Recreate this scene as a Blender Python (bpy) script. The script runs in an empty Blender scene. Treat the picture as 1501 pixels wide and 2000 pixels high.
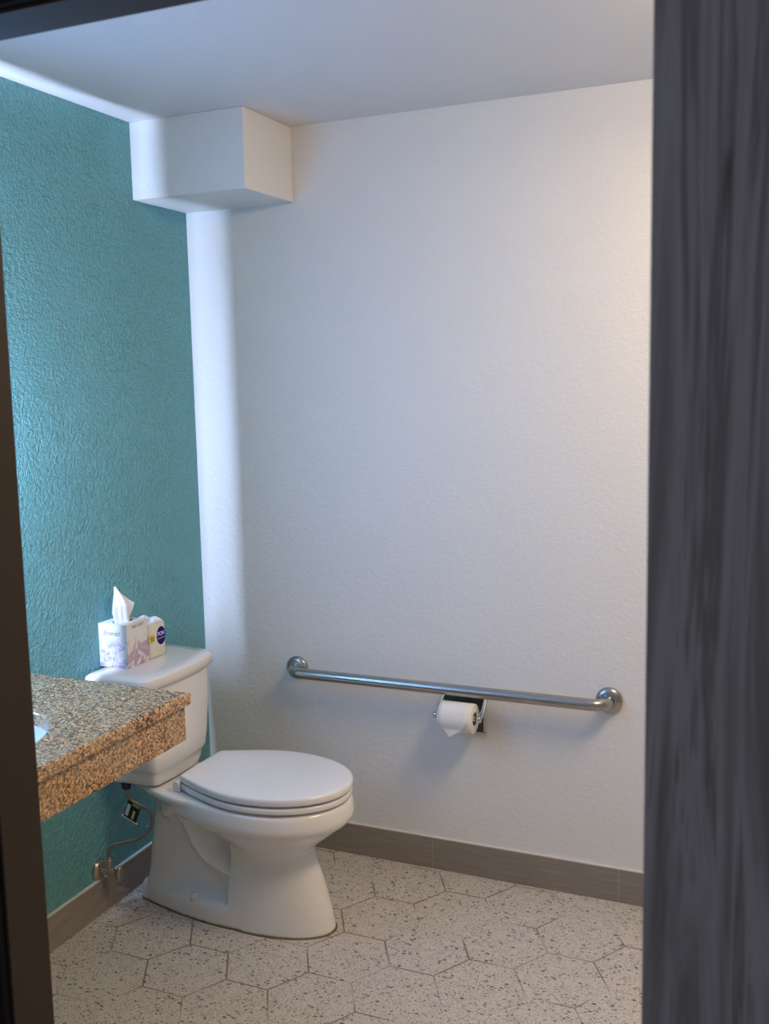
import bpy, bmesh, math, random
from mathutils import Vector, Matrix
random.seed(4)
PI = math.pi
S = bpy.context.scene
C = S.collection

# ------------------------------------------------------------------ camera
YAW, PITCH, ROLL = 0.4152, -0.1301, -0.0215
cy_, sy_, cp_, sp_ = math.cos(YAW), math.sin(YAW), math.cos(PITCH), math.sin(PITCH)
fwd = Vector((-sy_*cp_, cy_*cp_, sp_)); right = Vector((cy_, sy_, 0)); up = right.cross(fwd)
cr, sr = math.cos(ROLL), math.sin(ROLL)
r2 = cr*right + sr*up; u2 = -sr*right + cr*up
cam = bpy.data.objects.new('camera', bpy.data.cameras.new('camera')); C.objects.link(cam)
M = Matrix((r2, u2, -fwd)).transposed().to_4x4(); M.translation = Vector((2.0241, -2.9907, 1.6051))
cam.matrix_world = M
cam.data.sensor_fit = 'HORIZONTAL'; cam.data.sensor_width = 24; cam.data.lens = 2002.6/1501*24
cam.data.clip_start = 0.05
cam.data.dof.use_dof = True; cam.data.dof.focus_distance = 3.0; cam.data.dof.aperture_fstop = 7.0
S.camera = cam

# ------------------------------------------------------------------ world, exposure
S.view_settings.view_transform = 'Standard'; S.view_settings.look = 'None'
S.view_settings.gamma = 1; S.view_settings.exposure = 0.12; S.view_settings.use_curve_mapping = False
w = bpy.data.worlds.new('world'); S.world = w; w.use_nodes = True
_bg = w.node_tree.nodes['Background']; _tc = w.node_tree.nodes.new('ShaderNodeTexCoord')
_sx = w.node_tree.nodes.new('ShaderNodeSeparateXYZ'); _mr = w.node_tree.nodes.new('ShaderNodeMapRange'); _rp = w.node_tree.nodes.new('ShaderNodeValToRGB')
w.node_tree.links.new(_tc.outputs['Generated'], _sx.inputs[0]); w.node_tree.links.new(_sx.outputs[2], _mr.inputs[0])
_mr.inputs[1].default_value = -1; _mr.inputs[2].default_value = 1; w.node_tree.links.new(_mr.outputs[0], _rp.inputs[0])
_e = _rp.color_ramp.elements; _e.new(.45); _e.new(.62)
for _i, (_p, _c) in enumerate(((.12, (.16, .12, .10)), (.42, (.34, .29, .28)), (.60, (.56, .64, .84)), (.92, (.14, .16, .19)))): _e[_i].position = _p; _e[_i].color = (*_c, 1)
w.node_tree.links.new(_rp.outputs[0], _bg.inputs[0]); _bg.inputs[1].default_value = 0.52   # dim bedroom behind the camera: window at eye height, brown floor
LAMP = 41.0            # warm ceiling fixture radiance
LED = 900.0            # strips hidden behind the mirror
MIRROR_FRONT = 30.0    # frosted front border of the mirror
LAMP_COL = (1.0, 0.755, 0.48, 1); LED_COL = (0.52, 0.66, 1.0, 1); FRONT_COL = (0.25, 0.51, 1.06, 1)

# ------------------------------------------------------------------ material helpers
class NT:
    def __init__(s, name, rough=0.5, metal=0.0, spec=0.5, col=(.8,.8,.8)):
        s.m = bpy.data.materials.new(name); s.m.use_nodes = True
        s.t = s.m.node_tree; s.b = s.t.nodes['Principled BSDF']
        s.b.inputs['Roughness'].default_value = rough; s.b.inputs['Metallic'].default_value = metal
        s.b.inputs['Specular IOR Level'].default_value = spec
        s.b.inputs['Base Color'].default_value = (*col, 1)
    def n(s, typ, **k):
        nd = s.t.nodes.new(typ)
        for a, v in k.items():
            if a.startswith('i_'): nd.inputs[int(a[2:])].default_value = v
            elif a.startswith('s_'): nd.inputs[a[2:].replace('_', ' ')].default_value = v
            else: setattr(nd, a, v)
        return nd
    def l(s, a, b): s.t.links.new(a, b)
    def math(s, op, a, b=None, c=None, clamp=False):
        nd = s.t.nodes.new('ShaderNodeMath'); nd.operation = op; nd.use_clamp = clamp
        for i, v in enumerate((a, b, c)):
            if v is None: continue
            if isinstance(v, (int, float)): nd.inputs[i].default_value = v
            else: s.l(v, nd.inputs[i])
        return nd.outputs[0]
    def coords(s, scale=(1,1,1), kind='Object', rot=(0,0,0)):
        tc = s.n('ShaderNodeTexCoord'); mp = s.n('ShaderNodeMapping')
        mp.inputs['Scale'].default_value = scale; mp.inputs['Rotation'].default_value = rot
        s.l(tc.outputs[kind], mp.inputs[0]); return mp.outputs[0]
    def noise(s, vec, scale, detail=3, rough=.5, dist=0):
        nd = s.n('ShaderNodeTexNoise', s_Scale=scale, s_Detail=detail, s_Roughness=rough, s_Distortion=dist)
        s.l(vec, nd.inputs['Vector']); return nd.outputs[0]
    def ramp(s, fac, stops, interp='LINEAR'):
        r = s.n('ShaderNodeValToRGB'); r.color_ramp.interpolation = interp
        e = r.color_ramp.elements
        while len(e) < len(stops): e.new(.5)
        for i, (p, c) in enumerate(stops):
            e[i].position = p; e[i].color = (*c, 1) if len(c) == 3 else c
        s.l(fac, r.inputs[0]); return r.outputs[0]
    def mix(s, fac, a, b, mode='MIX'):
        nd = s.n('ShaderNodeMix', data_type='RGBA', blend_type=mode)
        for sock, v in ((nd.inputs[0], fac), (nd.inputs[6], a), (nd.inputs[7], b)):
            if isinstance(v, (int, float)): sock.default_value = v
            elif isinstance(v, tuple): sock.default_value = (*v, 1)
            else: s.l(v, sock)
        return nd.outputs[2]
    def color(s, c): s.l(c, s.b.inputs['Base Color'])
    def bump(s, h, strength=.3, dist=.01):
        b = s.n('ShaderNodeBump', s_Strength=strength, s_Distance=dist)
        s.l(h, b.inputs['Height']); s.l(b.outputs[0], s.b.inputs['Normal'])

def paint(name, col, rough, b, scale=1.0, spec=.5, dist=.004):
    t = NT(name, rough=rough, spec=spec, col=col)
    v = t.coords()
    n1 = t.noise(v, 150*scale, 2, .5); n2 = t.noise(v, 55*scale, 3, .55)
    h = t.math('ADD', t.math('MULTIPLY', n1, .5), n2)
    t.bump(h, b, dist)
    return t.m
M_white = paint('white_wall_paint', (.83, .825, .80), .48, .5)
M_ceil = paint('ceiling_paint', (.78, .77, .76), .6, .25)
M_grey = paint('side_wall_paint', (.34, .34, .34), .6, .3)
M_teal = paint('teal_wall_paint', (.125, .345, .355), .28, 1.0, 1.5, .5, .0075)
if hasattr(M_teal, 'use_bump_map_correction'): M_teal.use_bump_map_correction = False
elif hasattr(M_teal.cycles, 'use_bump_map_correction'): M_teal.cycles.use_bump_map_correction = False

def porcelain(name, col=(.90, .885, .85), rough=.08):
    t = NT(name, rough=rough, col=col); t.b.inputs['Coat Weight'].default_value = .4
    t.b.inputs['Coat Roughness'].default_value = .04
    return t.m
M_porc = porcelain('glazed_porcelain')
M_seat = porcelain('seat_plastic', (.90, .90, .90), .14)
M_sink = porcelain('sink_porcelain', (.86, .88, .90), .1)

def steel(name, col=(.62, .60, .57), rough=.25):
    t = NT(name, rough=rough, metal=1, col=col)
    n = t.noise(t.coords((1, 60, 60)), 12, 2)
    t.l(t.ramp(n, [(.3, (rough*.8,)*3), (.7, (rough*1.3,)*3)]), t.b.inputs['Roughness'])
    return t.m
M_steel = steel('brushed_stainless', (.46, .45, .43), rough=.25)
M_chrome = NT('polished_chrome', rough=.06, metal=1, col=(.75, .75, .76)).m
M_recshade = NT('recess_shade_metal', rough=.3, metal=1, col=(.10, .11, .12)).m  # shade of a recess put into the colour; the plate itself is flat
M_hose = NT('braided_hose', rough=.38, metal=1, col=(.30, .27, .25))
v = M_hose.coords(); wv = M_hose.n('ShaderNodeTexWave', s_Scale=260.0, s_Distortion=1.0); M_hose.l(v, wv.inputs[0])
M_hose.bump(wv.outputs[1], .6, .001); M_hose = M_hose.m
M_brass = NT('worn_nickel', rough=.3, metal=1, col=(.55, .45, .36)).m
M_black = NT('black_plastic', rough=.4, col=(.012, .012, .014)).m
M_trimshade = NT('trim_outer_shade', rough=.7, spec=.1, col=(.006, .006, .006)).m  # shade on the camera side of the frame, painted in as near-black
M_tagw = NT('label_white', rough=.5, col=(.7, .7, .72)).m
M_tagy = NT('label_yellow', rough=.5, col=(.65, .6, .12)).m
M_ink = NT('grey_ink', rough=.6, col=(.12, .12, .14)).m
M_inkm = NT('silver_script_ink', rough=.5, col=(.28, .30, .36)).m
M_blue = NT('indigo_ink', rough=.6, spec=.15, col=(.022, .008, .17)).m
M_lav = NT('pale_lilac_ink', rough=.5, col=(.72, .68, .86)).m
M_yel = NT('yellow_ink', rough=.5, col=(.75, .62, .14)).m
M_brn = NT('brown_ink', rough=.5, col=(.22, .14, .05)).m
M_caulk = NT('white_caulk', rough=.5, col=(.72, .71, .68)).m
M_stain = NT('yellowed_caulk', rough=.5, col=(.17, .125, .04)).m
M_grout = NT('tile_grout', rough=.8, col=(.45, .42, .38)).m
M_card = NT('cardboard_core', rough=.8, col=(.28, .17, .09)).m
M_boxshade = NT('box_inside_shade', rough=.9, col=(.02, .02, .025)).m  # darkness inside the carton, given as a colour
def paper(name, col):
    t = NT(name, rough=.85, spec=.2, col=col); t.bump(t.noise(t.coords(), 350, 2), .25, .001)
    t.b.inputs['Subsurface Weight'].default_value = .05; return t.m
M_paper = paper('toilet_paper', (.90, .88, .84))
M_tissue = paper('soft_tissue', (.90, .90, .92))
M_wrap = paper('roll_wrapper', (.86, .82, .70))
M_wraptop = paper('roll_wrapper_top', (.88, .88, .90))

# granite: one stone for the whole vanity
def granite():
    t = NT('speckled_granite', rough=.16, spec=.5)
    v = t.coords()
    wn = t.n('ShaderNodeTexNoise', s_Scale=160.0, s_Detail=2.0); t.l(v, wn.inputs[0])
    off = t.n('ShaderNodeVectorMath', operation='MULTIPLY_ADD'); t.l(wn.outputs['Color'], off.inputs[0]); off.inputs[1].default_value = (.008,)*3; t.l(v, off.inputs[2])
    vo = t.n('ShaderNodeTexVoronoi', s_Scale=245.0); t.l(off.outputs[0], vo.inputs['Vector'])
    sc0 = t.n('ShaderNodeSeparateColor'); t.l(vo.outputs['Color'], sc0.inputs[0])
    base = t.ramp(sc0.outputs[0], [(0, (.04, .018, .008)), (.22, (.13, .05, .016)), (.36, (.44, .20, .065)), (.55, (.62, .32, .12)), (.8, (.74, .46, .22)), (1, (.82, .66, .44))])
    n2 = t.noise(v, 110, 3, .65, .6)
    dark = t.ramp(n2, [(.40, (1, 1, 1)), (.45, (0, 0, 0))])
    c = t.mix(t.math('MULTIPLY', dark, .8), base, (.05, .03, .018))
    n3 = t.noise(v, 9, 2)
    c2 = t.mix(t.math('MULTIPLY', t.ramp(n3, [(.4, (0, 0, 0)), (.6, (1, 1, 1))]), .25), c, (.50, .42, .26))
    t.b.inputs['Coat Weight'].default_value = .6; t.b.inputs['Coat Roughness'].default_value = .08
    t.color(c2)
    return t.m
M_granite = granite()

# terrazzo hexagon tiles
def terrazzo():
    t = NT('terrazzo_hexagon_tile', rough=.42, spec=.4)
    v = t.coords()
    sx = t.n('ShaderNodeSeparateXYZ'); t.l(v, sx.inputs[0]); X, Y = sx.outputs[0], sx.outputs[1]
    e = .1285; ap = e*math.sqrt(3)/2
    def hexd(ox, oy):
        a = t.math('ABSOLUTE', t.math('WRAP', t.math('SUBTRACT', X, ox), 1.5*e, -1.5*e))
        b = t.math('ABSOLUTE', t.math('WRAP', t.math('SUBTRACT', Y, oy), ap, -ap))
        return t.math('MAXIMUM', b, t.math('ADD', t.math('MULTIPLY', a, math.sqrt(3)/2), t.math('MULTIPLY', b, .5)))
    cx, cyy = 1.0135, -.472
    d = t.math('MINIMUM', hexd(cx, cyy), hexd(cx+1.5*e, cyy+ap))
    gr = t.math('MULTIPLY', t.math('SUBTRACT', d, ap-.0027), 1/.0010, clamp=True)
    gvis = t.ramp(t.noise(v, 3.4, 2), [(.42, (.12,)*3), (.56, (.9,)*3)])
    gm = t.math('MULTIPLY', gr, gvis)
    gcol = t.mix(t.noise(v, 7, 1), (.11, .06, .03), (.26, .20, .15))
    fine = t.noise(v, 260, 4, .7); mid = t.noise(v, 24, 3)
    base = t.ramp(fine, [(.30, (.34, .31, .28)), (.5, (.64, .595, .54)), (.68, (.84, .80, .74))])
    base = t.mix(.35, base, t.ramp(mid, [(.35, (.55, .50, .46)), (.65, (.70, .65, .60))]))
    # warp the lookup so the chips are irregular
    wn = t.n('ShaderNodeTexNoise', s_Scale=85.0, s_Detail=2.0); t.l(v, wn.inputs[0])
    off = t.n('ShaderNodeVectorMath', operation='MULTIPLY_ADD'); t.l(wn.outputs['Color'], off.inputs[0])
    off.inputs[1].default_value = (.010, .010, 0); t.l(v, off.inputs[2])
    def chips(scale, lo, prob, seed):
        mp = t.n('ShaderNodeMapping'); mp.inputs['Rotation'].default_value = (0, 0, seed); mp.inputs['Scale'].default_value = (1, 1.5, 0)
        t.l(off.outputs[0], mp.inputs[0])
        vo = t.n('ShaderNodeTexVoronoi', s_Scale=scale); vo.voronoi_dimensions = '2D'; t.l(mp.outputs[0], vo.inputs['Vector'])
        sc = t.n('ShaderNodeSeparateColor'); t.l(vo.outputs['Color'], sc.inputs[0])
        rad = t.math('MULTIPLY', t.math('SUBTRACT', sc.outputs[0], 1-prob), lo/prob)
        return t.math('MULTIPLY', t.math('SUBTRACT', rad, vo.outputs['Distance']), 14, clamp=True), sc.outputs[1]
    c = base
    for sc_, lo, pr, sd in ((250, .50, .55, .3), (120, .42, .42, 1.1), (62, .42, .34, 2.0)):
        m, r = chips(sc_, lo, pr, sd)
        c = t.mix(t.math('MULTIPLY', m, .85), c, t.ramp(r, [(0, (.055, .047, .04)), (.5, (.13, .115, .10)), (.8, (.24, .21, .17)), (1, (.66, .62, .57))]))
    t.color(t.mix(gm, c, gcol))
    t.bump(t.math('SUBTRACT', 1, gr), .3, .001)
    return t.m
M_floor = terrazzo()

def woodtile():
    t = NT('grey_brown_plank_tile', rough=.4, spec=.4)
    v = t.coords((1, 1, 1))
    mp = t.n('ShaderNodeMapping'); mp.inputs['Scale'].default_value = (3, 3, 90); t.l(v, mp.inputs[0])
    n = t.noise(mp.outputs[0], 2.2, 5, .65)
    t.color(t.ramp(n, [(.3, (.23, .20, .17)), (.55, (.29, .255, .22)), (.75, (.36, .32, .28))]))
    return t.m
M_base = woodtile()
def door_wood():
    t = NT('dark_grey_wood_laminate', rough=.42, spec=.5)
    v = t.coords()
    mp = t.n('ShaderNodeMapping'); mp.inputs['Scale'].default_value = (17, 17, .8); t.l(v, mp.inputs[0])
    n = t.noise(mp.outputs[0], 1.6, 5, .6, .8)
    mp2 = t.n('ShaderNodeMapping'); mp2.inputs['Scale'].default_value = (60, 60, 5); t.l(v, mp2.inputs[0])
    n2 = t.noise(mp2.outputs[0], 1.0, 2, .5, .3)
    c = t.ramp(n, [(.30, (.06, .056, .058)), (.45, (.19, .182, .186)), (.55, (.31, .30, .305)), (.62, (.14, .132, .136)), (.76, (.40, .39, .395))])
    k = t.ramp(n2, [(.24, (1, 1, 1)), (.33, (0, 0, 0))])
    t.color(t.mix(k, c, (.035, .03, .03)))
    return t.m
M_door = door_wood()
M_jamb = NT('dark_brown_metal_jamb', rough=.6, spec=.25, col=(.038, .028, .019)).m
M_jambh = M_jamb

def flower_box():
    t = NT('tissue_carton_print', rough=.45, spec=.4)
    v = t.coords()
    sx = t.n('ShaderNodeSeparateXYZ'); t.l(v, sx.inputs[0]); Z = sx.outputs[2]
    n = t.noise(v, 19, 3, .5, 1.8); n2 = t.noise(v, 38, 2, .5, 1.5)
    hmask = t.ramp(Z, [(.0, (1, 1, 1)), (.065, (.75,)*3), (.092, (0, 0, 0))])
    side = t.math('MULTIPLY', t.math('MULTIPLY', t.ramp(n, [(.40, (0,)*3), (.50, (1,)*3)]), hmask), .95)
    col = t.ramp(n2, [(.35, (.30, .26, .52)), (.5, (.52, .42, .66)), (.66, (.80, .72, .78))])
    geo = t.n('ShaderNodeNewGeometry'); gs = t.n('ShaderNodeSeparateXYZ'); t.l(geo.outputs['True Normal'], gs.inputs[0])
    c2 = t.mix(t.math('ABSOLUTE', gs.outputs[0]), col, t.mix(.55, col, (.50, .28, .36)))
    t.color(t.mix(side, (.86, .85, .83), c2))
    return t.m
M_carton = flower_box()

def emis(name, col, k):
    m = bpy.data.materials.new(name); m.use_nodes = True; b = m.node_tree.nodes['Principled BSDF']
    b.inputs['Base Color'].default_value = (.8, .8, .8, 1)
    b.inputs['Emission Color'].default_value = col; b.inputs['Emission Strength'].default_value = k
    return m
M_lamp = emis('lamp_diffuser', LAMP_COL, LAMP)
M_led = emis('led_strip', LED_COL, LED)
M_frost = emis('frosted_light_border', FRONT_COL, MIRROR_FRONT)
M_mirror = NT('mirror_glass', rough=.02, metal=1, col=(.9, .92, .92)).m

# ------------------------------------------------------------------ mesh helpers
def link(name, bm, mats, parent=None, smooth=False, bevel=0, recalc=True):
    if recalc: bmesh.ops.recalc_face_normals(bm, faces=bm.faces)
    me = bpy.data.meshes.new(name); bm.to_mesh(me); bm.free()
    if not isinstance(mats, (list, tuple)): mats = [mats]
    for m in mats: me.materials.append(m)
    o = bpy.data.objects.new(name, me); C.objects.link(o)
    if smooth: me.polygons.foreach_set('use_smooth', [True]*len(me.polygons))
    if parent: o.parent = parent
    if bevel:
        b = o.modifiers.new('bevel', 'BEVEL'); b.width = bevel; b.segments = 3; b.limit_method = 'ANGLE'; b.angle_limit = .6
        me.polygons.foreach_set('use_smooth', [True]*len(me.polygons))
        wn = o.modifiers.new('wn', 'WEIGHTED_NORMAL'); wn.keep_sharp = True
    return o
def box(bm, x0, x1, y0, y1, z0, z1, mat=0):
    vs = [bm.verts.new((x, y, z)) for z in (z0, z1) for x, y in ((x0, y0), (x1, y0), (x1, y1), (x0, y1))]
    for f in ((0,3,2,1), (4,5,6,7), (0,1,5,4), (1,2,6,5), (2,3,7,6), (3,0,4,7)):
        bm.faces.new([vs[i] for i in f]).material_index = mat
    return vs
def prism(bm, pts, z0, z1, mat=0):
    a = [bm.verts.new((x, y, z0)) for x, y in pts]; b = [bm.verts.new((x, y, z1)) for x, y in pts]
    n = len(pts)
    bm.faces.new(a[::-1]).material_index = mat; bm.faces.new(b).material_index = mat
    for i in range(n): bm.faces.new((a[i], a[(i+1)%n], b[(i+1)%n], b[i])).material_index = mat
def loft(bm, rings, cap0=True, cap1=True, mat=0):
    vr = [[bm.verts.new(p) for p in r] for r in rings]
    n = len(vr[0])
    for a, b in zip(vr, vr[1:]):
        for i in range(n): bm.faces.new((a[i], a[(i+1)%n], b[(i+1)%n], b[i])).material_index = mat
    if cap0: bm.faces.new(vr[0][::-1]).material_index = mat
    if cap1: bm.faces.new(vr[-1]).material_index = mat
def smooth_path(pts, k=8):
    P = [Vector(p) for p in pts]; P = [2*P[0]-P[1]] + P + [2*P[-1]-P[-2]]; out = []
    for i in range(1, len(P)-2):
        for j in range(k):
            t = j/k; a, b, c, d = P[i-1:i+3]
            out.append(.5*((2*b)+(c-a)*t+(2*a-5*b+4*c-d)*t*t+(3*b-a-3*c+d)*t**3))
    out.append(P[-2]); return out
def tube(bm, path, rad, n=16, mat=0):
    path = [Vector(p) for p in path]; R = rad if isinstance(rad, list) else [rad]*len(path)
    rings = []; ref = None
    for i, p in enumerate(path):
        t = (path[min(i+1, len(path)-1)] - path[max(i-1, 0)]).normalized()
        if ref is None: ref = Vector((0, 0, 1)) if abs(t.z) < .9 else Vector((0, 1, 0))
        a = (ref - t*ref.dot(t)).normalized(); ref = a; b = t.cross(a)
        rings.append([p + R[i]*(math.cos(2*PI*k/n)*a + math.sin(2*PI*k/n)*b) for k in range(n)])
    loft(bm, rings, mat=mat)
def lathe(bm, prof, origin, axis='z', n=32, mat=0):
    o = Vector(origin); rings = []
    for r, h in prof:
        r = max(r, .0002)
        ring = []
        for k in range(n):
            c, s_ = r*math.cos(2*PI*k/n), r*math.sin(2*PI*k/n)
            ring.append(o + (Vector((c, s_, h)) if axis == 'z' else Vector((h, c, s_)) if axis == 'x' else Vector((s_, h, c))))
        rings.append(ring)
    loft(bm, rings, mat=mat)
def thing(name, label, cat, loc=(0,0,0)):
    o = bpy.data.objects.new(name, None); C.objects.link(o); o.location = loc; o.empty_display_size = .1
    o['label'] = label; o['category'] = cat; return o
def tag(o, label, cat): o['label'] = label; o['category'] = cat; return o
def struct(o, label=None):
    o['kind'] = 'structure'
    if label: o['label'] = label
    return o
def part(name, bm, m, root, **k):
    """geometry given in world metres, stored relative to the root's base point"""
    bmesh.ops.translate(bm, verts=bm.verts, vec=-Vector(root.location)); return link(name, bm, m, root, **k)

# ------------------------------------------------------------------ room shell
TH = .0157; H = 2.4006; XR = 3.6; YF = -2.0; TF = .07
def wx(y): return -y*TH
b = bmesh.new(); box(b, -.25, XR+.12, -3.6, .12, -.06, 0); struct(link('floor', b, M_floor))
b = bmesh.new(); box(b, -.25, XR+.12, YF-TF, .12, H, H+.06); struct(link('ceiling', b, M_ceil))
b = bmesh.new(); box(b, -.12, XR+.12, 0, .12, 0, H); struct(link('wall_back', b, M_white))
b = bmesh.new(); prism(b, [(0, 0), (-.12, 0), (-.12, YF-TF), (wx(YF-TF), YF-TF)], 0, H); struct(link('wall_left', b, M_teal))
b = bmesh.new(); box(b, XR, XR+.12, YF-TF, 0, 0, H); struct(link('wall_right', b, M_grey))
XL, XO, ZH = 1.085, 2.02, 2.010
b = bmesh.new(); box(b, .034, XL-.03, YF-TF+.004, YF-.003, 0, H); box(b, XO+.03, XR, YF-TF+.004, YF-.003, 0, H); box(b, XL-.03, XO+.03, YF-TF+.004, YF-.003, ZH+.03, H)
struct(link('wall_front', b, M_grey))
# door frame: two jambs and a head, dark brown; outer casing painted black for its unlit side
for nm, a in (('trim_1', (XL-.03, XL, 0, ZH+.03)), ('trim_2', (XO, XO+.03, 0, ZH+.03)), ('trim_3', (XL, XO, ZH, ZH+.03))):
    b = bmesh.new(); box(b, a[0], a[1], YF-TF, YF, a[2], a[3]); struct(link(nm, b, M_jamb, bevel=.0015))
b = bmesh.new(); box(b, XL-.12, XL-.004, YF-TF-.012, YF-TF, 0, ZH+.12); box(b, XL-.004, XO+.12, YF-TF-.012, YF-TF, ZH+.004, ZH+.12); box(b, XO+.004, XO+.12, YF-TF-.012, YF-TF, 0, ZH+.004)
struct(link('trim_4', b, M_trimshade))
b = bmesh.new(); box(b, 1.888, 2.83, -2.16, -2.12, .012, 2.25); d1 = struct(link('door_1', b, M_door, bevel=.002), 'dark grey wood grain sliding door across right side of doorway')

# soffit box in the upper left corner
b = bmesh.new(); prism(b, [(0, 0), (wx(-.2938), -.2938), (.4102, -.2938), (.4102, 0)], 2.1676, H); struct(link('trim_5', b, M_white, bevel=.0025), 'boxed white soffit in the upper left corner')

# baseboards: plank tiles with grout joints and a caulk bead
HB, BT = .1054, .0125
def baseboard(name, p0, p1, joints, nrm):
    p0 = Vector((*p0, 0)); p1 = Vector((*p1, 0)); d = (p1-p0); L = d.length; d.normalize(); n = Vector((*nrm, 0)).normalized()
    bm = bmesh.new()
    def slab(a, c, t0, t1, z0, z1, m):
        q = [p0+d*a+n*t0, p0+d*c+n*t0, p0+d*c+n*t1, p0+d*a+n*t1]; prism(bm, [(v.x, v.y) for v in q], z0, z1, m)
    slab(0, L, 0, BT-.0012, .0, HB-.0005, 1)
    js = [0]+joints+[L]
    for a, c in zip(js, js[1:]): slab(a+.0012, c-.0012, BT-.0012, BT, .0015, HB, 0)
    slab(0, L, 0, BT*.8, HB-.0005, HB+.0025, 2)
    return struct(link(name, bm, [M_base, M_grout, M_caulk]))
baseboard('baseboard_back', (0, 0), (XR, 0), [.250, .857, 1.464, 2.071, 2.678, 3.285], (0, -1))
baseboard('baseboard_left', (0, 0), (wx(YF), YF), [.60, 1.207, 1.814], (1, TH))

# ------------------------------------------------------------------ ceiling light (right of the doorway view)
t = thing('ceiling_light', 'long flush ceiling light giving warm light at right side of room', 'ceiling light', (2.12, -.98, H))
b = bmesh.new(); box(b, 2.00, 2.24, -1.36, -.60, H-.02, H); part('base_plate', b, M_white, t, bevel=.004)
b = bmesh.new(); box(b, 2.02, 2.22, -1.34, -.62, H-.085, H-.02); part('diffuser', b, M_lamp, t, bevel=.02)

# ------------------------------------------------------------------ backlit mirror on the teal wall (beyond the door jamb)
MY1, MY0, MZ0, MZ1, G = -1.05, -1.87, 1.02, 1.84, .025
t = thing('backlit_mirror', 'square backlit mirror on teal wall above the granite vanity', 'mirror', (wx(-1.46), -1.46, MZ0))
def shear(bm):
    for v_ in bm.verts: v_.co.x += wx(v_.co.y)
b = bmesh.new(); box(b, G, G+.02, MY0, MY1, MZ0, MZ1); shear(b); part('mirror_body', b, M_black, t)
b = bmesh.new(); box(b, G+.0202, G+.022, MY0+.05, MY1-.05, MZ0+.05, MZ1-.05); shear(b); part('mirror_glass', b, M_mirror, t)
b = bmesh.new()
for a in ((MY0+.002, MY0+.05, MZ0+.002, MZ1-.002), (MY1-.05, MY1-.002, MZ0+.002, MZ1-.002), (MY0+.05, MY1-.05, MZ0+.002, MZ0+.05), (MY0+.05, MY1-.05, MZ1-.05, MZ1-.002)):
    box(b, G+.0202, G+.022, *a)
shear(b); part('light_border', b, M_frost, t)
I = .16
b = bmesh.new()
for a in ((MY1-I-.006, MY1-I, MZ0+I, MZ1-I), (MY0+I, MY0+I+.006, MZ0+I, MZ1-I), (MY0+I, MY1-I, MZ1-I-.006, MZ1-I), (MY0+I, MY1-I, MZ0+I, MZ0+I+.006)):
    box(b, .0015, .0105, *a)
shear(b); part('led_strip', b, M_led, t)
b = bmesh.new(); box(b, 0, G, MY0+.3, MY1-.3, MZ0+.3, MZ1-.3); shear(b); part('wall_mount', b, M_black, t)

# ------------------------------------------------------------------ granite vanity top
ZC, XC, YC, YV = .86, .615, -.981, YF
t = thing('vanity_counter', 'speckled tan granite vanity counter with deep front apron', 'counter', (wx(-1.5), -1.5, ZC))
b = bmesh.new()
sc, sr_ = (.34, -1.46), (.172, .225)
NS = 120; corners = [(XC, YC), (wx(YC)+.001, YC), (wx(YV)+.001, YV), (XC, YV)]
angs = sorted([2*PI*k/NS for k in range(NS)] + [math.atan2(c[1]-sc[1], c[0]-sc[0]) % (2*PI) for c in corners])
def rect_hit(a):
    dx, dy = math.cos(a), math.sin(a); best = 9
    for x_ in (XC, wx(YC)+.001):
        if abs(dx) > 1e-9:
            s_ = (x_-sc[0])/dx
            if s_ > 0: best = min(best, s_)
    for y_ in (YC, YV):
        if abs(dy) > 1e-9:
            s_ = (y_-sc[1])/dy
            if s_ > 0: best = min(best, s_)
    return sc[0]+dx*best, sc[1]+dy*best
inn = []; out = []
for a in angs:
    r = 1/math.sqrt((math.cos(a)/sr_[0])**2+(math.sin(a)/sr_[1])**2)
    inn.append((sc[0]+r*math.cos(a), sc[1]+r*math.sin(a))); out.append(rect_hit(a))
def ins(p, d):   # inset of the outer boundary for the rounded edge (front and end)
    x_, y_ = p
    return (min(x_, XC-d), min(y_, YC-d))
TK = .030
levels = [(.004, ZC, 'in'), (0, ZC-.004, 'in'), (0, ZC-TK, 'in')]
prof = [[(x_, y_, ZC-TK) for x_, y_ in inn], [(x_, y_, ZC-.003) for x_, y_ in inn],
        [(sc[0]+(x_-sc[0])*1.012, sc[1]+(y_-sc[1])*1.012, ZC) for x_, y_ in inn]]
for d, z in ((.005, ZC), (.0015, ZC-.0015), (0, ZC-.005), (0, ZC-.024), (.001, ZC-.028), (.003, ZC-TK)):
    prof.append([(*ins(p, d), z) for p in out])
prof.append(prof[0])
vr = [[b.verts.new(p) for p in r] for r in prof[:-1]]; vr.append(vr[0]); n = len(angs)
for A, B in zip(vr, vr[1:]):
    for i in range(n):
        j = (i+1) % n
        try: b.faces.new((A[i], A[j], B[j], B[i]))
        except ValueError: pass
part('countertop', b, M_granite, t)
b = bmesh.new(); box(b, XC-.038, XC-.018, YV, YC-.001, .738, ZC-TK); part('apron', b, M_granite, t, bevel=.0015)
# undermount bowl
b = bmesh.new(); rings = []
for k, (s_, z) in enumerate(((1.05, ZC-TK), (1.03, ZC-TK-.012), (.97, ZC-TK-.05), (.85, ZC-TK-.09), (.6, ZC-TK-.12), (.25, ZC-TK-.13))):
    rings.append([(sc[0]+s_*sr_[0]*math.cos(2*PI*q/72), sc[1]+s_*sr_[1]*math.sin(2*PI*q/72), z) for q in range(72)])
loft(b, rings, cap0=False); o = link('sink', b, M_sink, smooth=True); o.modifiers.new('s', 'SOLIDIFY').thickness = .008
tag(o, 'white oval undermount basin set in the granite counter', 'sink')
o.modifiers['s'].offset = -1

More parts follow.
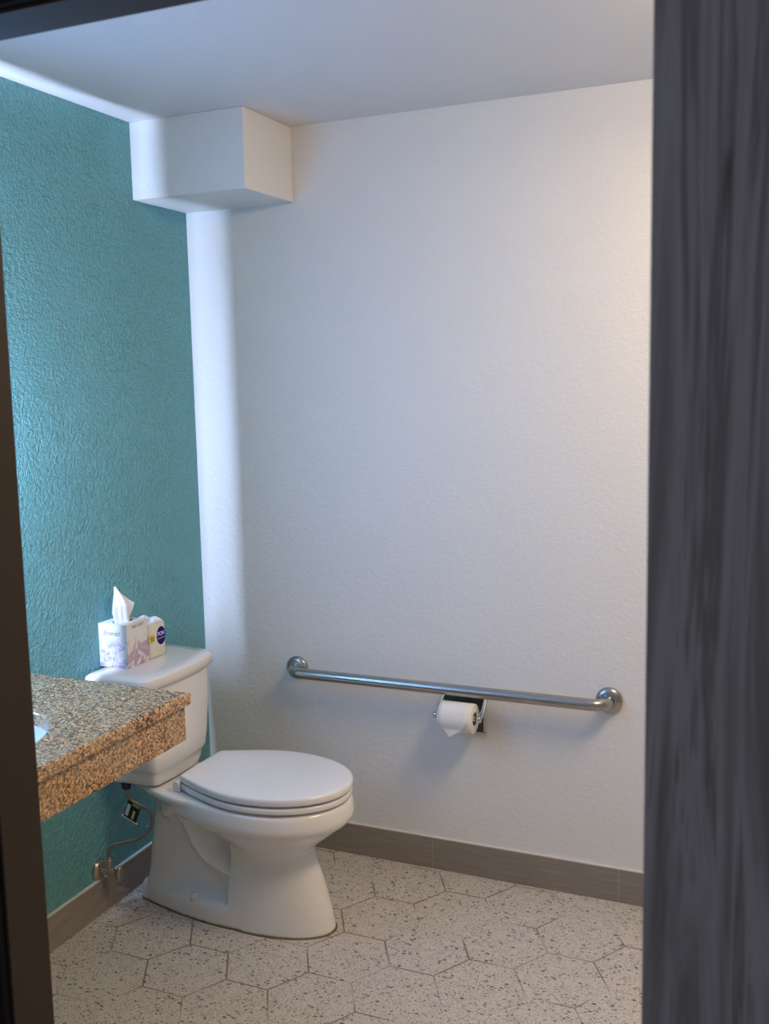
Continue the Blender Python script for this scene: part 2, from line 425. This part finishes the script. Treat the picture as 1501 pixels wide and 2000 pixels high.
# ------------------------------------------------------------------ toilet
Y0 = -.478
T = thing('toilet', 'white two-piece toilet with closed lid beside the granite vanity', 'toilet', (.30, Y0, 0))
def outline(xr, wr, xm, wm, xt, z, n=22, pw=2.05, rc=.018):
    """egg plan: straight rear edge, widest at xm, elliptical front"""
    half = [(xr, 0), (xr, wr*.5), (xr, max(wr-rc, wr*.7)), (xr+rc*.3, wr-rc*.3)]
    for k in range(1, 9):
        s_ = k/8; half.append((xr+rc+(xm-xr-rc)*s_, wr+(wm-wr)*math.sin(PI/2*s_)))
    for k in range(1, n+1):
        a = PI/2*k/n
        half.append((xm+(xt-xm)*math.sin(a)**(2/pw), wm*max(math.cos(a), 0)**(2/pw) if k < n else 0))
    full = half + [(x_, -y_) for x_, y_ in half[-2:0:-1]]
    return [(x_, Y0+y_, z) for x_, y_ in full]
b = bmesh.new()
# bowl with rim
loft(b, [outline(*a) for a in (
    (.44, .06, .52, .088, .640, .20), (.425, .070, .52, .094, .650, .235), (.41, .080, .52, .108, .672, .255), (.385, .092, .52, .130, .702, .280),
    (.35, .105, .525, .150, .732, .303), (.315, .120, .53, .168, .758, .324), (.285, .134, .53, .183, .777, .338), (.272, .14, .53, .190, .785, .350), (.27, .14, .53, .191, .787, .362), (.27, .14, .53, .188, .784, .385),
    (.27, .138, .53, .185, .780, .398), (.275, .13, .53, .176, .772, .404))])
# front pedestal with sharp rear edge
loft(b, [outline(*a, rc=.004) for a in (
    (.415, .098, .50, .106, .728, 0), (.415, .098, .50, .106, .727, .008), (.417, .096, .50, .104, .718, .055), (.420, .092, .50, .100, .703, .11), (.425, .088, .50, .096, .690, .155),
    (.430, .084, .50, .091, .672, .205), (.43, .084, .50, .092, .662, .25), (.43, .086, .51, .10, .655, .28))])
# foot flange
loft(b, [outline(*a) for a in ((.075, .052, .42, .104, .60, 0), (.075, .052, .42, .104, .60, .05), (.08, .046, .42, .097, .59, .062), (.09, .036, .42, .085, .58, .068))])
# rear body: shaped flanks with the S-bend of the trapway standing out of them
TRAP = [(.20, .315), (.235, .335), (.275, .295), (.30, .24), (.345, .19), (.41, .165), (.50, .16)]
def seg_d(px_, pz_):
    best = 9
    for (ax, az), (bx2, bz2) in zip(TRAP, TRAP[1:]):
        L2 = (bx2-ax)**2+(bz2-az)**2; q = max(0, min(1, ((px_-ax)*(bx2-ax)+(pz_-az)*(bz2-az))/L2))
        best = min(best, math.hypot(px_-ax-q*(bx2-ax), pz_-az-q*(bz2-az)))
    return best
def sst(a_, b_, q): q = max(0, min(1, (q-a_)/(b_-a_))); return q*q*(3-2*q)
def flank(x_, z, xr):
    h = .040+.046*math.exp(-(seg_d(x_, z)/.029)**2)+.036*sst(.33, .40, z)*sst(.10, .26, x_)+.016*(1-sst(.06, .11, z))
    e_ = min(1, (x_-xr)/.035); return h*math.sqrt(max(0, 1-(1-e_)**2))
rings = []
for k in range(41):
    z = .398*k/40; xr = .088+.034*sst(.05, .36, z)
    xs = [xr+.42*(q/44)**1.5*1.0 for q in range(45)]
    rings.append([(x_, Y0+flank(x_, z, xr), z) for x_ in xs] + [(x_, Y0-flank(x_, z, xr), z) for x_ in xs[:0:-1]])
loft(b, rings)
# deck under the tank, flowing into the rim
loft(b, [outline(*a, pw=2.6) for a in ((.125, .045, .32, .08, .42, .325), (.105, .055, .33, .115, .42, .352), (.085, .065, .34, .145, .42, .372), (.075, .072, .34, .158, .42, .388), (.078, .070, .34, .156, .42, .403))])
bowl = part('bowl', b, M_porc, T, smooth=True)
rm = bowl.modifiers.new('r', 'REMESH'); rm.mode = 'VOXEL'; rm.voxel_size = .0042; rm.use_smooth_shade = True
sm = bowl.modifiers.new('sm', 'SMOOTH'); sm.factor = .5; sm.iterations = 14

def lidmesh(outl, zs_off):
    b_ = bmesh.new(); rings = []
    for z, off in zs_off:
        base = outl
        cxm = .50; ring = []
        for x_, y_, _ in base:
            dx, dy = x_-cxm, y_-Y0; r = math.hypot(dx, dy) or 1
            k = (r-off)/r; ring.append((cxm+dx*k, Y0+dy*k, z))
        rings.append(ring)
    loft(b_, rings); return b_
so = outline(.285, .115, .53, .185, .782, 0)
b = lidmesh(so, ((.4105, .010), (.411, .001), (.413, 0), (.424, 0), (.427, .002), (.4273, .012)))
part('seat', b, M_seat, T, smooth=True)
lo_ = outline(.283, .116, .53, .186, .785, 0)
b = lidmesh(lo_, ((.4345, .012), (.435, .001), (.4375, .0), (.4505, .0), (.4545, .002), (.4565, .006), (.4575, .015), (.459, .07), (.4595, .12)))
lid = part('seat_lid', b, M_seat, T, smooth=True)
for s_ in (-1, 1):
    b = bmesh.new(); lathe(b, [(.0, -.022), (.011, -.022), (.012, -.018), (.012, .018), (.011, .022), (0, .022)], (.278, Y0+s_*.098, .428), 'y', 20)
    box(b, .264, .288, Y0+s_*.098-.016, Y0+s_*.098+.016, .405, .426); part('hinge', b, M_seat, T, smooth=False, bevel=.002)
b = bmesh.new(); loft(b, [outline(.0725, .053, .42, .1065, .60, 0), outline(.0735, .053, .42, .1055, .60, .0025)]); loft(b, [outline(.40, .10, .50, .1095, .7315, 0), outline(.40, .10, .50, .1075, .7295, .003)])
part('base_caulk', b, M_stain, T)
for s_ in (-1, 1):
    b = bmesh.new(); lathe(b, [(.013, .056), (.013, .070), (.010, .077), (0, .079)], (.30, Y0+s_*.083, 0), 'z', 20); part('bolt_cap', b, M_porc, T, smooth=True)

def tankring(xb, hb, xf, hf, bulge, z, r=.018, n=6, ne=10):
    P = [(xb, -hb), (xf, -hf), (xf, hf), (xb, hb)]; ring = []
    m = len(P)
    for i in range(m):
        p = Vector(P[i]); a = (Vector(P[i-1])-p).normalized(); c = (Vector(P[(i+1) % m])-p).normalized()
        half = math.acos(max(-1, min(1, a.dot(c))))/2; tl = r/math.tan(half)
        A, Cc = p+a*tl, p+c*tl; cen = p+(a+c).normalized()*(r/math.sin(half))
        a0 = math.atan2(*(A-cen).yx); a1 = math.atan2(*(Cc-cen).yx)
        while a1 < a0-PI: a1 += 2*PI
        while a1 > a0+PI: a1 -= 2*PI
        for k in range(n+1):
            aa = a0+(a1-a0)*k/n; ring.append((cen.x+r*math.cos(aa), cen.y+r*math.sin(aa)))
        nx = Vector(P[(i+1) % m]); 
        nxt_a = (p-nx).normalized(); nxt_c = (Vector(P[(i+2) % m])-nx).normalized()
        h2 = math.acos(max(-1, min(1, nxt_a.dot(nxt_c))))/2; E = nx+nxt_a*(r/math.tan(h2))
        for k in range(1, ne):
            q = Cc.lerp(E, k/ne); ring.append((q.x, q.y))
    out_ = []
    for x_, y_ in ring:
        f = max(0, min(1, (x_-xb)/(xf-xb))); x2 = x_+bulge*f*(1-(y_/max(hf, hb))**2)
        out_.append((x2, Y0+y_, z))
    return out_
b = bmesh.new()
loft(b, [tankring(*a) for a in ((.035, .125, .195, .108, .012, .407), (.033, .134, .203, .116, .014, .413), (.032, .141, .208, .121, .015, .432), (.032, .145, .209, .124, .015, .452),
    (.032, .150, .212, .130, .016, .455), (.031, .158, .216, .138, .018, .470), (.030, .168, .217, .148, .020, .52), (.029, .180, .216, .160, .022, .60), (.028, .188, .213, .168, .022, .68), (.028, .191, .211, .171, .022, .726))])
tank = part('tank', b, M_porc, T, smooth=True)
em = tank.modifiers.new('e', 'EDGE_SPLIT'); em.split_angle = .9
b = bmesh.new()
loft(b, [tankring(*a, r=.03) for a in ((.023, .202, .223, .180, .027, .7215), (.0205, .205, .226, .183, .028, .7235), (.020, .206, .227, .184, .028, .738), (.020, .206, .227, .184, .028, .748), (.0215, .2045, .2255, .1825, .028, .7525), (.028, .198, .219, .176, .027, .7565), (.06, .16, .19, .14, .02, .758))])
tl = part('tank_lid', b, M_porc, T, smooth=True)

# ------------------------------------------------------------------ water supply on the teal wall
WV = thing('water_supply_valve', 'metal shutoff valve with braided hose on teal wall behind toilet', 'valve', (.012, -.636, .137))
VX = wx(-.64)
b = bmesh.new(); lathe(b, [(0, 0), (.030, 0), (.031, .003), (.026, .010), (.014, .014), (0, .014)], (VX, -.640, .137), 'x', 32); part('escutcheon', b, M_brass, WV, smooth=True)
b = bmesh.new(); lathe(b, [(0, .006), (.008, .006), (.008, .030), (.012, .031), (.012, .055), (.009, .056), (.009, .066), (.004, .067), (.004, .078), (0, .078)], (VX, -.640, .137), 'x', 20)
lathe(b, [(0, 0), (.008, 0), (.008, .018), (.011, .019), (.011, .036), (.007, .037), (.007, .045), (0, .045)], (VX+.043, -.640, .140), 'z', 12); part('valve_body', b, M_brass, WV, smooth=False, bevel=.0006)
b = bmesh.new()
rings = []
for x_, k in ((.074, .8), (.076, 1), (.083, 1), (.085, .8)):
    rings.append([(VX+x_, -.640+k*.013*math.cos(2*PI*q/28), .137+k*.024*math.sin(2*PI*q/28)) for q in range(28)])
loft(b, rings); part('handle', b, M_brass, WV, smooth=True)
b = bmesh.new()
hp = smooth_path([(VX+.043, -.640, .175), (VX+.041, -.640, .200), (.066, -.638, .222), (.105, -.632, .236), (.148, -.622, .250), (.186, -.612, .278), (.196, -.606, .312), (.176, -.602, .338), (.142, -.600, .350), (.115, -.598, .356), (.098, -.594, .375), (.092, -.590, .402)], 8)
tube(b, hp, .0055, 12); part('hose', b, M_hose, WV, smooth=True)
b = bmesh.new(); lathe(b, [(0, -.012), (.013, -.012), (.015, 0), (.015, .008), (0, .008)], (.092, -.590, .400), 'z', 10); part('hose_nut', b, M_black, WV)
# folded label hanging from the hose
tgm = Matrix.Translation((.133, -.607, .350)) @ Matrix.Rotation(math.radians(22), 4, 'Y')
def tagbox(name, a, m):
    bb = bmesh.new(); box(bb, *a); bmesh.ops.transform(bb, matrix=tgm, verts=bb.verts); return part(name, bb, m, WV)
tagbox('warning_tag', (-.024, .024, -.004, -.002, -.052, .003), M_black)
tagbox('tag_print', (-.021, -.009, -.0046, -.0041, -.046, -.006), M_tagw)
tagbox('tag_print', (.004, .012, -.0046, -.0041, -.046, -.018), M_tagy)
tagbox('tag_edge', (-.030, .030, -.0052, -.0005, -.0545, -.052), M_tagw)
tagbox('tag_clip', (-.004, .022, -.0065, .006, -.003, .005), M_brass)

# ------------------------------------------------------------------ tissue box
def text_mesh(name, s_, size, mat, root, mw, shear_=0, extrude=.0002, spacing=1.0, bold=0):
    cu = bpy.data.curves.new(name, 'FONT'); cu.body = s_; cu.size = size; cu.extrude = extrude; cu.shear = shear_
    cu.align_x = 'CENTER'; cu.align_y = 'CENTER'; cu.space_character = spacing; cu.offset = bold
    to = bpy.data.objects.new(name, cu); C.objects.link(to)
    dg = bpy.context.evaluated_depsgraph_get(); me = bpy.data.meshes.new_from_object(to.evaluated_get(dg))
    bpy.data.objects.remove(to); me.transform(mw)
    me.materials.clear(); me.materials.append(mat)
    o = bpy.data.objects.new(name, me); C.objects.link(o); o.parent = root; return o
BZ = .7585; bw, bd, bh = .104, .100, .132
TB = thing('tissue_box', 'cube box of facial tissues with lilac flower print on toilet tank', 'tissue box', (.061, -.526, BZ))
hx, hy = bw/2, bd/2
b = bmesh.new()
# carton with an oval opening in its top
NN = 40
oval = [(.026*math.cos(2*PI*k/NN), .036*math.sin(2*PI*k/NN)) for k in range(NN)]
def sq(k):
    a = 2*PI*k/NN; c, s_ = math.cos(a), math.sin(a); m_ = max(abs(c)/hx, abs(s_)/hy); return (c/m_, s_/m_)
sqr = [sq(k) for k in range(NN)]
for cxs, cys in ((hx, hy), (-hx, hy), (-hx, -hy), (hx, -hy)):
    k = min(range(NN), key=lambda q: (sqr[q][0]-cxs)**2+(sqr[q][1]-cys)**2); sqr[k] = (cxs, cys)
loft(b, [[(x_, y_, 0) for x_, y_ in sqr], [(x_, y_, bh) for x_, y_ in sqr], [(x_, y_, bh) for x_, y_ in oval], [(x_, y_, bh-.003) for x_, y_ in oval]], cap1=False)
bx_ = link('carton', b, M_carton, TB)
b = bmesh.new(); prism(b, [(x_*1.1, y_*1.1) for x_, y_ in oval], bh-.012, bh-.006); link('opening_shade', b, M_boxshade, TB)  # near-black plate under the hole, painted as the shade inside the box
# pulled-up tissue: folded sheet with a peak
b = bmesh.new(); rings = []
prof = [(-.006, .020, .026, 0, 0), (.010, .019, .024, 0, -.002), (.030, .021, .027, .0, -.004), (.050, .020, .026, .002, -.006), (.070, .015, .017, -.001, -.010), (.090, .009, .009, -.004, -.014), (.108, .0025, .0025, -.008, -.018)]
for z, rx, ry, ox, oy in prof:
    ring = []
    for k in range(40):
        a = 2*PI*k/40; f = 1+.20*math.cos(4*a+.6)+.10*math.cos(7*a)
        ring.append((ox+rx*f*math.cos(a), oy+ry*f*math.sin(a), bh+z))
    rings.append(ring)
loft(b, rings)
# side wing of the sheet
wv_ = [(.0, .0, bh+.0), (.012, .012, bh+.004), (.020, .024, bh+.030), (.022, .034, bh+.050), (.010, .018, bh+.066), (.0, .002, bh+.084), (-.006, -.012, bh+.100)]
A = [b.verts.new(p) for p in wv_]; B = [b.verts.new((p[0]-.004, p[1]+.001, p[2])) for p in wv_]
for i in range(len(A)-1): b.faces.new((A[i], A[i+1], B[i+1], B[i]))
cA = b.verts.new((-.004, -.006, bh+.045)); 
for i in range(len(A)-1): b.faces.new((A[i], A[i+1], cA)); b.faces.new((B[i+1], B[i], cA))
ts = link('tissue', b, M_tissue, TB)
RX = Matrix.Rotation(PI/2, 4, 'X')
# face towards -y
text_mesh('script_logo', 'Emerald', .021, M_inkm, TB, Matrix.Translation((-.006, -hy-.0003, .104)) @ RX, .45, spacing=.85)
text_mesh('small_print', '120 tissues', .006, M_inkm, TB, Matrix.Translation((-.022, -hy-.0003, .019)) @ RX)
RXX = Matrix.Rotation(PI/2, 4, 'Z') @ RX
text_mesh('top_line_print', 'SILK SOFT', .0125, M_ink, TB, Matrix.Translation((hx+.0003, .004, .121)) @ RXX, .1)

# ------------------------------------------------------------------ wrapped roll beside it
WR = thing('wrapped_toilet_roll', 'cream paper-wrapped spare toilet roll with round indigo logo on tank', 'toilet paper', (.066, -.428, BZ))
b = bmesh.new()
def sqring(hx_, hy_, z, p=5.0, n=48):
    rr = []
    for k in range(n):
        a = 2*PI*k/n; c, s_ = math.cos(a), math.sin(a); q = (abs(c)**p+abs(s_)**p)**(-1/p); rr.append((hx_*c*q, hy_*s_*q, z))
    return rr
WX, WY = .049, .044
loft(b, [sqring(WX-.003, WY-.003, 0, 8), sqring(WX, WY, .004, 9), sqring(WX, WY, .098, 9), sqring(WX-.001, WY-.001, .106, 7)])
link('wrapper', b, M_wrap, WR, smooth=True).modifiers.new('e', 'EDGE_SPLIT').split_angle = 1.0
b = bmesh.new(); rings = [sqring(WX-.001, WY-.001, .106, 7)]
for kx, z in ((.95, .112), (.80, .116), (.5, .115), (.2, .108), (.05, .106)):
    rr = sqring(WX*kx, WY*kx, z, 4)
    rings.append([(x_, y_, z_+.0035*math.sin(6*math.atan2(y_, x_)+1)*(1 if kx < .9 else .3)) for x_, y_, z_ in rr])
loft(b, rings); link('folded_top', b, M_wraptop, WR, smooth=True)
def disc(name, ry, rz, yc, zc, x_, m, parent, n=48):
    bb = bmesh.new(); 
    loft(bb, [[(x_-.0004, yc+ry*math.cos(2*PI*k/n), zc+rz*math.sin(2*PI*k/n)) for k in range(n)], [(x_+.0002, yc+ry*math.cos(2*PI*k/n), zc+rz*math.sin(2*PI*k/n)) for k in range(n)]])
    return link(name, bb, m, parent)
disc('logo_disc', .0225, .0285, .017, .064, WX+.0004, M_blue, WR)
disc('yellow_seal', .017, .015, -.030, .062, WX+.0002, M_yel, WR)
text_mesh('logo_text', 'PON', .0175, M_lav, WR, Matrix.Translation((WX+.0009, .016, .070)) @ RXX, spacing=.95, bold=.0006)
text_mesh('logo_subtext', 'COLLECTION', .0062, M_lav, WR, Matrix.Translation((WX+.0009, .016, .056)) @ RXX)
for z in (.067, .062, .057): text_mesh('seal_text', 'extra soft', .0048, M_brn, WR, Matrix.Translation((WX+.0007, -.029, z)) @ RXX, bold=.0002)

# ------------------------------------------------------------------ grab bar
GB = thing('grab_bar', 'brushed steel grab bar fixed low along the white wall', 'grab bar', (.9, 0, .632))
x0, x1, zb, so_ = .3705, 1.430, .632, .064
b = bmesh.new(); R_ = .042
pth = [(x0, -.002, zb)]
for k in range(0, 13): a = PI/2*k/12; pth.append((x0+R_*(1-math.cos(a)), -(so_-R_)-R_*math.sin(a), zb))
NL = 24
for k in range(1, NL): pth.append((x0+R_+(x1-x0-2*R_)*k/NL, -so_, zb))
for k in range(12, -1, -1): a = PI/2*k/12; pth.append((x1-R_*(1-math.cos(a)), -(so_-R_)-R_*math.sin(a), zb))
pth.append((x1, -.002, zb)); tube(b, pth, .0182, 28); part('bar', b, M_steel, GB, smooth=True)
for xx in (x0, x1):
    b = bmesh.new(); lathe(b, [(0, 0), (.040, 0), (.0405, -.006), (.037, -.012), (.026, -.016), (.018, -.0165), (0, -.0165)], (xx, 0, zb), 'y', 40); part('flange', b, M_steel, GB, smooth=True)

# ------------------------------------------------------------------ toilet roll holder
TP = thing('toilet_roll_holder', 'chrome toilet roll holder mounted on white wall under the grab bar', 'toilet paper holder', (.970, 0, .545))
px0, px1, pz0, pz1 = .895, 1.045, .474, .616
b = bmesh.new(); fw = .011
box(b, px0, px1, -.008, 0, pz0, pz0+fw); box(b, px0, px1, -.008, 0, pz1-fw, pz1); box(b, px0, px0+fw, -.008, 0, pz0+fw, pz1-fw); box(b, px1-fw, px1, -.008, 0, pz0+fw, pz1-fw)
part('frame', b, M_chrome, TP, bevel=.0015)
b = bmesh.new(); box(b, px0+fw, px1-fw, -.003, 0, pz0+fw, pz1-fw); part('back_plate', b, M_recshade, TP)
ry, rz, rr_ = -.079, .5515, .0465
for s_, xx in ((-1, .9035), (1, 1.043)):
    b = bmesh.new(); xe = .912+(-.006) if s_ < 0 else 1.040
    pts = smooth_path([(xx, -.006, rz+.045), (xx+s_*.002, -.022, rz+.034), (xx+s_*.003, -.048, rz+.014), (xx+s_*.002, -.068, rz+.003), (xx, ry, rz)], 6)
    for p_i in range(1):
        tube(b, pts, [.0065+.001*math.sin(PI*i/(len(pts)-1)) for i in range(len(pts))], 12)
    lathe(b, [(0, -.008), (.010, -.008), (.0115, -.004), (.0115, .004), (.010, .008), (0, .008)], (xx, ry, rz), 'x', 24)
    part('arm', b, M_chrome, TP, smooth=True)
b = bmesh.new(); lathe(b, [(0, 0), (.0075, 0), (.0075, .138), (0, .138)], (.9045, ry, rz), 'x', 20); part('spindle', b, M_chrome, TP, smooth=True)
RL = thing('toilet_roll', 'white toilet roll with pointed folded end hanging on chrome wall holder', 'toilet paper', (.970, ry, rz))
rx0, rx1 = .922, 1.031
b = bmesh.new(); L_ = rx1-rx0
N_ = 64
def rg(r, h): return [(rx0+h, ry+r*math.cos(2*PI*k/N_), rz+r*math.sin(2*PI*k/N_)) for k in range(N_)]
rs = [rg(.021, 0), rg(rr_-.002, 0), rg(rr_, .002), rg(rr_, L_-.002), rg(rr_-.002, L_), rg(.021, L_), rg(.021, 0)]
loft(b, rs, cap0=False, cap1=False); bmesh.ops.remove_doubles(b, verts=b.verts, dist=1e-6)
o = part('paper', b, M_paper, RL, smooth=True); o.modifiers.new('e', 'EDGE_SPLIT').split_angle = .8
b = bmesh.new(); rs = [rg(.0208, .001), rg(.0208, L_-.001), rg(.0190, L_-.001), rg(.0190, .001), rg(.0208, .001)]
loft(b, rs, cap0=False, cap1=False); bmesh.ops.remove_doubles(b, verts=b.verts, dist=1e-6); part('core', b, M_card, RL, smooth=True)
# folded end sheet: over the front of the roll, tapering to a point
b = bmesh.new(); NR = 22; rows = []
for i in range(NR+1):
    s_ = i/NR
    if s_ < .62:
        a = math.radians(95-130*s_/.62); z = rz+(rr_+.0015)*math.sin(a); y = ry-(rr_+.0015)*math.cos(a)
    else:
        u = (s_-.62)/.38; a = math.radians(-35); z = rz+(rr_+.0015)*math.sin(a)-.026*u; y = ry-(rr_+.0015)*math.cos(a)-.001*u
    u = max(0, (s_-.48)/.52)
    xa, xb_ = rx0+.0005, rx1-.006; tipx = rx0+.039
    xa2, xb2 = xa+(tipx-xa)*u, xb_+(tipx-xb_)*u
    rows.append([b.verts.new((xa2+(xb2-xa2)*k/6, y, z)) for k in range(7)])
for A, B in zip(rows, rows[1:]):
    for k in range(6): b.faces.new((A[k], A[k+1], B[k+1], B[k]))
o = part('end_sheet', b, M_paper, RL, smooth=True); so2 = o.modifiers.new('s', 'SOLIDIFY'); so2.thickness = .0008; so2.offset = 0
